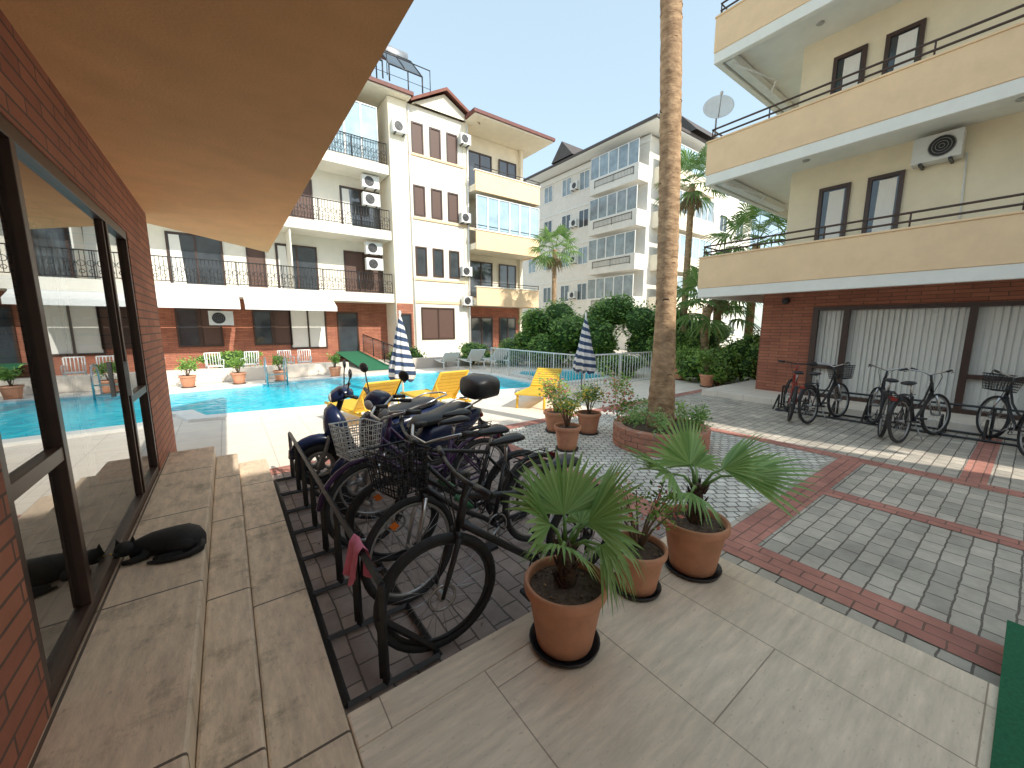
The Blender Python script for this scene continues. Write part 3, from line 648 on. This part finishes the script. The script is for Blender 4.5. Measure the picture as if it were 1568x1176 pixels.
mb=MB(); mb.add([(4.3,15.6,.02),(5.5,15.6,.02),(5.5,20.7,.5),(4.3,20.7,.5)],[(0,1,2,3)],green_mat); rail(mb,(5.6,15.6,0),(5.6,20.4,.45),.9,.14,.012,iron); mb.obj('entrance_ramp',recalc=False)

# ---------------------------------------------------------------- bicycles
def wheel(mb,x,r=.335,z=.345,steer=0,disc=False,col=blackp):
    mb.torus((x,0,z),r-.022,.024,rubber,40,8); mb.torus((x,0,z),r-.05,.014,alu if not disc else blackp,36,6,sy=.7)
    mb.path([(x,-.05,z),(x,.05,z)],.02,alu,8)
    for i in range(24):
        a=2*math.pi*i/24+.1; s_=.025 if i%2 else -.025; b=a+(.25 if i%4<2 else -.25)
        mb.path([(x+.018*math.cos(b),s_,z+.018*math.sin(b)),(x+(r-.055)*math.cos(a),0,z+(r-.055)*math.sin(a))],.0015,steel,3)
    if disc: mb.torus((x,.045,z),.07,.008,steel,20,4,sy=.3)
def basket(mb,cx,cz,mat,s=1):
    def P(i,j,t): w=(.13+.035*t)*s; l=(.11+.03*t)*s; return V((cx+i*l,j*w,cz+t*.24))
    for t in [k/6 for k in range(7)]:
        mb.path([P(-1,-1,t),P(1,-1,t),P(1,1,t),P(-1,1,t),P(-1,-1,t)],.0045 if 0<t<1 else .007,mat,4)
    for k in range(9):
        q=-1+k/4
        for A in((q,-1),(q,1),(-1,q),(1,q)): mb.path([P(A[0],A[1],0),P(A[0],A[1],1)],.0035,mat,4)
        mb.path([P(q,-1,0),P(q,1,0)],.0035,mat,4)
def bicycle(loc,head,col,lean=4,bask=None,city=False,steer=8,fender=False,refl=False,rack=False):
    e=E('bicycle',loc,(rad(lean),0,rad(head)))
    mb=MB(); wheel(mb,-.53,disc=not city); mb.obj('rear_wheel',e)
    ft=MB(); ft.M=Matrix.Translation((.42,0,0))@Matrix.Rotation(rad(steer),4,'Z')@Matrix.Translation((-.42,0,0))
    wheel(ft,.55,disc=not city)
    if refl: ft.add([(.62,-.006,.52),(.66,-.006,.50),(.69,-.006,.54),(.65,-.006,.56)],[(0,1,2,3)],orangep)
    for s_ in(-.055,.055): ft.path([(.455,s_*.8,.66),(.50,s_,.52),(.55,s_,.345)],[.016,.015,.010],blackp if not city else steel,8)
    ft.path([(.455,-.05,.665),(.455,.05,.665)],.018,blackp,8)
    ft.path([(.455,0,.66),(.405,0,.90),(.39,0,.99)],.017,col,8)
    if city: hb=[(.20,-.29,1.06),(.32,-.27,1.07),(.42,-.12,1.03),(.40,0,.99),(.42,.12,1.03),(.32,.27,1.07),(.20,.29,1.06)]
    else: ft.path([(.39,0,.98),(.46,0,1.0)],.018,blackp,8); hb=[(.43,-.33,1.02),(.46,-.12,1.01),(.46,0,1.0),(.46,.12,1.01),(.43,.33,1.02)]
    ft.path(hb,.0115,blackp if not city else steel,8)
    for q,p in((hb[0],hb[1]),(hb[-1],hb[-2])):
        q=V(q);p=V(p); d=(p-q).normalized(); ft.path([q,q+d*.12],.018,blackp,8); ft.path([q+d*.14,q+d*.1+V((.06,0,-.03)),q+d*.02+V((.07,0,-.03))],.006,blackp,5)
    for s_ in(-.1,.1): ft.path([(.43,s_,1.01),(.52,s_*.7,.95),(.47,s_*.2,.75),(.47,.04,.6)],.004,blackp,4)
    if bask: basket(ft,.60,.76,bask)
    if fender:
        ft.path([(.55+.37*math.cos(a),0,.345+.37*math.sin(a)) for a in [rad(k) for k in range(10,175,15)]],.02,col,6)
    ft.obj('front_assembly',e)
    fr=MB(); BB=(-.10,0,.29); ST=(-.235,0,.72); H1=(.41,0,.86); H0=(.435,0,.72)
    fr.path([H1,H0],.024,col,10); fr.path([BB,ST],.017,col,8)
    if city: fr.path([H0,(.2,0,.5),(-.02,0,.36),BB],.019,col,8); fr.path([H1,(.2,0,.62),(-.05,0,.5),(-.17,0,.5)],.015,col,8)
    else: fr.path([H0,BB],.022,col,8); fr.path([H1,ST],.017,col,8)
    for s_ in(-.06,.06):
        fr.path([(-.12,s_*.5,.29),(-.53,s_,.345)],.010,col,6); fr.path([(-.225,s_*.4,.69),(-.53,s_,.345)],.009,col,6)
    fr.path([ST,(-.262,0,.86)],.013,steel,8)
    rings=[]
    for x,w,h,z in((-.40,.06,.02,.895),(-.37,.085,.03,.90),(-.31,.08,.032,.90),(-.24,.045,.028,.895),(-.16,.025,.022,.893),(-.11,.016,.014,.885)):
        rings.append([V((x,w*math.cos(a),z+h*math.sin(a))) for a in [2*math.pi*k/12 for k in range(12)]])
    fr.loft(rings,blackp)
    fr.path([(-.36,0,.87),(-.262,0,.86),(-.17,0,.875)],.008,steel,6)
    fr.torus((-.10,.05,.29),.085,.007,alu if city else blackp,24,5,sy=.5)
    for i in range(5):
        a=i*1.257; fr.path([(-.10,.05,.29),(-.10+.083*math.cos(a),.05,.29+.083*math.sin(a))],.006,blackp,4)
    fr.path([(-.10,-.07,.29),(-.10,.07,.29)],.018,blackp,8)
    for s_,sx in((1,1),(-1,-1)):
        fr.path([(-.10,.075*s_,.29),(-.10+.14*sx,.085*s_,.21+(.16 if sx<0 else 0))],.010,alu,6)
        px,pz=-.10+.14*sx,.21+(.16 if sx<0 else 0); fr.box((px-.045,min(.09*s_,.18*s_),pz-.01),(px+.045,max(.09*s_,.18*s_),pz+.012),blackp)
    fr.path([(-.10,.052,.375),(-.53,.045,.385)],.004,blackp,4); fr.path([(-.10,.052,.205),(-.53,.045,.305)],.004,blackp,4)
    fr.torus((-.53,.045,.345),.04,.01,blackp,16,5); fr.path([(-.53,.05,.33),(-.50,.06,.25),(-.51,.06,.22)],.012,blackp,5)
    fr.path([(-.2,-.04,.3),(-.26,-.17,.03)],.008,alu,5)
    if city or fender: fr.path([(-.53+.37*math.cos(a),0,.345+.37*math.sin(a)) for a in [rad(k) for k in range(15,170,15)]],.02,col if fender else blackp,6)
    if rack or city:
        for s_ in(-.06,.06): fr.path([(-.27,s_,.73),(-.72,s_,.73),(-.53,s_,.36)],.006,blackp,5)
        for x in(-.35,-.45,-.55,-.65): fr.path([(x,-.06,.73),(x,.06,.73)],.005,blackp,4)
        fr.box((-.745,-.035,.66),(-.735,.035,.70),redpaint)
    if refl: fr.path([(.2,-.0,.58),(.08,0,.48)],.0235,greenp,8)
    fr.obj('frame',e); return e
bicycle((1.34,1.73,.01),180,blackp,-3,None,False,-6)
bicycle((1.38,2.22,.01),183,blackp,4,blackp,True,7,refl=True)
bicycle((1.42,2.62,.01),178,blackp,-3,None,False,-10,refl=True)
bicycle((1.34,3.0,.01),181,purple,4,whitepl,True,6,fender=True)
bicycle((1.5,3.38,.01),180,purple,-4,None,True,-8,rack=True)
bicycle((8.75,2.75,.01),20,redpaint,5,None,False,10)
bicycle((8.8,2.2,.01),-8,blackp,-5,blackp,True,-6)
bicycle((8.7,1.45,.01),15,blackp,4,None,True,12,rack=True)
bicycle((8.5,.95,.01),-12,blackp,-4,None,True,-10)
bicycle((9.0,.1,.01),20,blackp,5,blackp,True,10)

def srings(data,n=14,p=2.6):
    out=[]
    for x,cz,w,h in data:
        r=[]
        for k in range(n):
            a=2*math.pi*k/n; ca,sa=math.cos(a),math.sin(a); r.append(V((x,w*math.copysign(abs(ca)**(2/p),ca),cz+h*math.copysign(abs(sa)**(2/p),sa))))
        out.append(r)
    return out
def scooter(loc,head,col,box=True,steer=15):
    e=E('motor_scooter',loc,(rad(-5),0,rad(head)))
    def wh(mb,x):
        mb.torus((x,0,.25),.20,.052,rubber,30,10); mb.torus((x,0,.25),.13,.03,alu,24,6); mb.path([(x,-.06,.25),(x,.06,.25)],.05,alu,12)
        for i in range(5):
            a=i*1.257; mb.path([(x,0,.25),(x+.14*math.cos(a),0,.25+.14*math.sin(a))],.018,alu,6)
    mb=MB(); wh(mb,-.62); mb.obj('rear_wheel',e)
    ft=MB(); ft.M=Matrix.Translation((.5,0,0))@Matrix.Rotation(rad(steer),4,'Z')@Matrix.Translation((-.5,0,0)); wh(ft,.65)
    for s_ in(-.09,.09): ft.path([(.5,s_*.7,.75),(.65,s_,.25)],.022,alu,8)
    ft.path([(.65+.29*math.cos(a),0,.25+.29*math.sin(a)) for a in [rad(k) for k in range(20,165,14)]],[.03]+[.062]*9+[.03],col,8)
    ft.path([(.5,0,.7),(.40,0,1.02)],.03,blackp,8); ft.path([(.30,-.34,1.06),(.38,-.2,1.05),(.40,0,1.02),(.38,.2,1.05),(.30,.34,1.06)],.014,blackp,8)
    ft.loft(srings([(.30,1.03,.09,.03),(.36,1.05,.14,.06),(.44,1.03,.13,.075),(.51,1.0,.09,.06),(.53,.99,.05,.03)]),col)
    ft.ell((.515,0,.99),(.03,.07,.05),whitepl)
    for s_ in(-1,1):
        ft.path([(.30,s_*.34,1.06),(.34,s_*.24,1.05)],.02,blackp,8); ft.path([(.37,s_*.18,1.06),(.36,s_*.24,1.2),(.35,s_*.27,1.27)],.007,blackp,5)
        ft.ell((.35,s_*.29,1.30),(.018,.07,.05),blackp)
    ft.obj('front_assembly',e)
    b=MB()
    b.loft(srings([(.20,.30,.17,.03),(.32,.36,.19,.10),(.42,.55,.21,.26),(.50,.66,.20,.26),(.57,.70,.12,.18),(.60,.70,.04,.08)]),col)
    b.loft(srings([(-.5,.27,.12,.06),(-.2,.24,.17,.05),(.1,.24,.17,.05),(.3,.28,.15,.05)]),blackp)
    b.loft(srings([(-.02,.42,.13,.13),(-.15,.50,.16,.18),(-.4,.56,.18,.17),(-.65,.62,.16,.14),(-.85,.68,.10,.08),(-.93,.70,.04,.03)]),col)
    b.loft(srings([(.06,.68,.07,.03),(-.05,.72,.13,.05),(-.25,.73,.15,.05),(-.42,.77,.15,.06),(-.65,.80,.14,.05),(-.75,.80,.08,.03)]),blackp)
    b.path([(-.3,-.15,.28),(-.6,-.18,.3),(-.85,-.19,.36)],[.03,.055,.05],alu,10)
    b.loft(srings([(-.2,.27,.1,.1),(-.5,.27,.12,.1),(-.7,.26,.08,.08)]),alu)
    b.ell((-.92,0,.66),(.03,.08,.04),redpaint); b.box((-1.0,-.09,.42),(-.99,.09,.56),whitepl); b.path([(-.9,0,.65),(-1.0,0,.5)],.02,blackp,6)
    b.path([(-.1,-.1,.2),(-.12,-.25,.0)],.012,alu,6)
    for s_ in(-1,1): b.path([(-.45,s_*.15,.78),(-.7,s_*.15,.86),(-.88,s_*.08,.87),(-.92,0,.87)],.011,steel,6)
    if box: b.loft(srings([(-.72,1.0,.15,.10),(-.75,1.01,.19,.13),(-.9,1.02,.21,.15),(-1.08,1.01,.19,.13),(-1.12,1.0,.14,.1)],16,3.2),blackp); b.box((-1.13,-.12,.94),(-1.115,.12,.99),redpaint)
    b.obj('body',e); return e
scooter((1.55,3.95,.01),190,bluep,True,12)
scooter((1.35,4.55,.01),186,bluep,False,-14)

def rack(name,x,y0,y1,n,xs=.45,flip=1,h=.56):
    mb=MB(); r=.018
    def bar(a,b): mb.path([a,b],r,iron,4,False)
    for xx in (x,x+xs*flip,x+.18*flip): bar((xx,y0,.03),(xx,y1,.03)) if xx!=x+.18*flip else bar((xx,y0,h),(xx,y1,h))
    for i in range(n+1):
        y=y0+(y1-y0)*i/n
        bar((x,y,.031),(x+xs*flip,y,.031)); bar((x+.18*flip,y,.03),(x+.18*flip,y,h))
        bar((x+.18*flip,y+.05,h*.62),(x+xs*flip,y+.05,.035)); bar((x+.18*flip,y+.05,.03),(x+.18*flip,y+.05,h*.62))
    mb.obj(name)
rack('bicycle_rack',.30,1.68,4.9,7,.46)
rack('bicycle_rack',9.6,-.2,3.1,7,.45,-1,.5)
mb=MB(); g=[]
for i in range(11):
    t=i/10; row=[]
    for j in range(13):
        s_=j/12; ang=(s_-.5); side=1 if ang>0 else -1
        drop=abs(ang)*2
        z=.604-drop*.25*(1-.35*abs(t-.5)); x=.48+side*(.022+.05*drop*(.6+.4*math.sin(t*7)))*min(1,drop*6)+.014*math.sin(t*11+s_*3)*drop; y=2.06+(t-.5)*(.17-.05*drop)
        row.append((x,y,z))
    g.append(row)
vs=[p for r_ in g for p in r_]; mb.add(vs,[(i*13+j,i*13+j+1,(i+1)*13+j+1,(i+1)*13+j) for i in range(10) for j in range(12)],pink,True); mb.obj('pink_cloth')

# ---------------------------------------------------------------- pool furniture
def umbrella(loc):
    e=E('closed_umbrella',loc); mb=MB(); mb.lathe((0,0,0),[(0,0),(.26,0),(.26,.06),(.05,.09),(.03,.3),(0,.3)],conc,20); mb.path([(0,0,.06),(0,0,2.02)],.022,whitep,8); mb.ell((0,0,2.03),(.03,.03,.05),whitep); mb.obj('pole',e)
    mb=MB(); n=48; rings=[]
    for z,r,p in((.62,.25,.5),(.7,.31,.42),(.9,.28,.38),(1.1,.23,.33),(1.2,.20,.3),(1.5,.14,.3),(1.75,.08,.25),(1.9,.04,.1),(1.98,.02,0)):
        rings.append([V((r*(1-p*abs(math.sin(4*a+.6*z)))*math.cos(a),r*(1-p*abs(math.sin(4*a+.6*z)))*math.sin(a),z+(0.05*math.sin(8*a) if z<.65 else 0))) for a in [2*math.pi*k/n for k in range(n)]])
    mb.loft(rings,stripe,True,False); mb.obj('canopy',e)
umbrella((2.97,8.0,0)); umbrella((7.2,6.7,0))
def lounger(loc,head,col,back=35):
    e=E('sun_lounger',loc,(0,0,rad(head))); mb=MB()
    for s_ in(-.3,.3): mb.path([(-.55,s_,.32),(0.2,s_,.30),(1.2,s_,.33)],.025,col,8)
    for i in range(13): x=-.0+i*.095; mb.box((x,-.28,.31),(x+.075,.28,.335),col)
    c,s__=math.cos(rad(back)),math.sin(rad(back))
    for i in range(8):
        a=i*.095; b=a+.078; mb.add([(-a*c,-.28,.33+a*s__),(-a*c,.28,.33+a*s__),(-b*c,.28,.33+b*s__),(-b*c,-.28,.33+b*s__),(-a*c+.015,-.28,.355+a*s__),(-a*c+.015,.28,.355+a*s__),(-b*c+.015,.28,.355+b*s__),(-b*c+.015,-.28,.355+b*s__)],[(0,1,2,3),(4,5,6,7),(0,1,5,4),(2,3,7,6),(1,2,6,5),(0,3,7,4)],col)
    for s_ in(-.3,.3):
        mb.path([(0,s_,.33),(-.76*c,s_,.33+.76*s__)],.022,col,8); mb.path([(-.45*c,s_,.33+.45*s__),(-.5,s_,.3)],.015,col,6)
        for x in(-.4,1.05): mb.path([(x,s_,.32),(x+(.05 if x>0 else -.05),s_,.0)],.028,col,8)
    mb.obj('slats',e)
for l,h,c,b in (((3.35,6.9,0),95,yellow,50),((1.9,6.7,0),100,yellow,45),((6.0,6.9,0),215,yellow,28),((8.3,14,0),80,whitepl,40),((9.3,13.8,0),85,whitepl,40),((7.3,14.4,0),80,whitepl,30)): lounger(l,h,c,b)
def chair(loc,head):
    e=E('white_chair',loc,(0,0,rad(head))); mb=MB(); mb.box((-.22,-.22,.42),(.22,.22,.45),whitepl)
    for x in(-.2,.2):
        for y in(-.2,.2): mb.path([(x,y,.42),(x*1.15,y*1.15,0)],.018,whitepl,6)
        mb.path([(x,.21,.44),(x*1.05,.27,.86)],.018,whitepl,6); mb.path([(x*1.1,.22,.64),(x*1.15,-.18,.64),(x*1.1,-.2,.43)],.016,whitepl,6)
    mb.path([(-.21,.27,.86),(.21,.27,.86)],.022,whitepl,6)
    for i in range(5): x=-.15+i*.075; mb.path([(x,.22,.45),(x,.265,.86)],.014,whitepl,5)
    mb.obj('chair_parts',e)
for x,h in((-.4,10),(.6,-15),(1.7,5),(2.3,-8)): chair((x,16.3,0),h)
for x in (-2.2,):
    mb=MB(); mb.box((x-.55,15.9,.72),(x+.55,16.7,.75),whitepl)
    for a in(-.5,.5):
        for b in(15.95,16.65): mb.path([(x+a,b,.72),(x+a,b,0)],.02,whitepl,6)
    mb.obj('white_table')

# ---------------------------------------------------------------- cat (lying curled, head towards the glass)
cat=E('black_cat',(-.385,2.98,.41),(0,0,rad(-20)))
mb=MB(); rings=[]
# one continuous trunk: rump, belly, chest, neck; underside flattened on the stone
for x,y,w,h in((.178,.0,.02,.03),(.165,-.004,.062,.085),(.13,-.006,.098,.125),(.08,-.004,.112,.142),(.02,.0,.104,.136),(-.04,.002,.092,.126),(-.09,-.004,.078,.118),(-.125,-.018,.058,.108),(-.148,-.032,.044,.1),(-.165,-.042,.03,.085)):
    r=[]
    for k in range(20):
        a=2*math.pi*k/20; ca,sa=math.cos(a),math.sin(a)
        r.append(V((x,y+w*ca,max(0.001,h*.42+h*.58*sa))))
    rings.append(r)
mb.loft(rings,catfur)
mb.ell((.085,-.075,.052),(.075,.045,.055),catfur,16,10)       # folded thigh
mb.path([(.11,-.105,.022),(.05,-.125,.02),(.0,-.13,.017),(-.02,-.128,.014)],[.024,.022,.019,.012],catfur,10) # hind foot
mb.path([(-.09,-.055,.04),(-.08,-.095,.024),(-.125,-.125,.018),(-.165,-.13,.015)],[.034,.026,.018,.013],catfur,10) # fore leg
mb.path([(.165,-.02,.03),(.185,-.075,.022),(.15,-.13,.018),(.08,-.155,.016),(.01,-.16,.014),(-.04,-.15,.011)],[.026,.022,.019,.017,.014,.007],catfur,10) # tail
mb.obj('body',cat)
mb=MB(); mb.ell((-.185,-.06,.068),(.048,.047,.043),catfur,16,12); mb.ell((-.207,-.094,.052),(.022,.022,.018),catfur,12,8)
for s_ in(-1,1):
    c=V((-.185+s_*.027,-.05+s_*.01,.101)); mb.add([c+V((-.016,-.004,-.012)),c+V((.016,.004,-.012)),c+V((0,.018,-.012)),c+V((s_*.007,.0,.032))],[(0,1,3),(1,2,3),(2,0,3)],catfur)
    mb.ell((-.205+s_*.018,-.100+s_*.008,.070),(.005,.005,.004),yellow,8,6)
mb.obj('head',cat)

# ---------------------------------------------------------------- camera, sky, sun
cam=bpy.data.cameras.new('camera'); co=bpy.data.objects.new('camera',cam); scn.collection.objects.link(co); scn.camera=co
co.location=(0,0,1.75); co.rotation_euler=(rad(81.5),0,rad(-36.35)); cam.sensor_width=36; cam.lens=13.55; cam.clip_start=.05; cam.clip_end=1000
el=rad(40); sx,sy=.24,-1; l=math.hypot(sx,sy); sd=V((sx/l*math.cos(el),sy/l*math.cos(el),math.sin(el)))
w=bpy.data.worlds.new('World'); scn.world=w; w.use_nodes=True; t=w.node_tree; bg=t.nodes['Background']
sk=t.nodes.new('ShaderNodeTexSky'); sk.sky_type='NISHITA'; sk.sun_disc=False; sk.sun_elevation=el; sk.sun_rotation=math.atan2(sx,sy); sk.air_density=1.0; sk.dust_density=1.0; sk.ozone_density=1.0
# constant pale colour added over the sky, lifting the ambient light in shade
sky_add=t.nodes.new('ShaderNodeVectorMath'); sky_add.operation='ADD'; sky_add.inputs[1].default_value=(3.0,3.75,3.75)
t.links.new(sk.outputs[0],sky_add.inputs[0]); t.links.new(sky_add.outputs[0],bg.inputs[0]); bg.inputs[1].default_value=.15
sl_=bpy.data.lights.new('sun','SUN'); so=bpy.data.objects.new('sun',sl_); scn.collection.objects.link(so); sl_.energy=4.9; sl_.angle=rad(.5); sl_.color=(1,.94,.83)
so.rotation_euler=sd.to_track_quat('Z','Y').to_euler(); so.location=(0,0,30)
scn.view_settings.view_transform='Standard'; scn.view_settings.look='None'; scn.view_settings.exposure=0
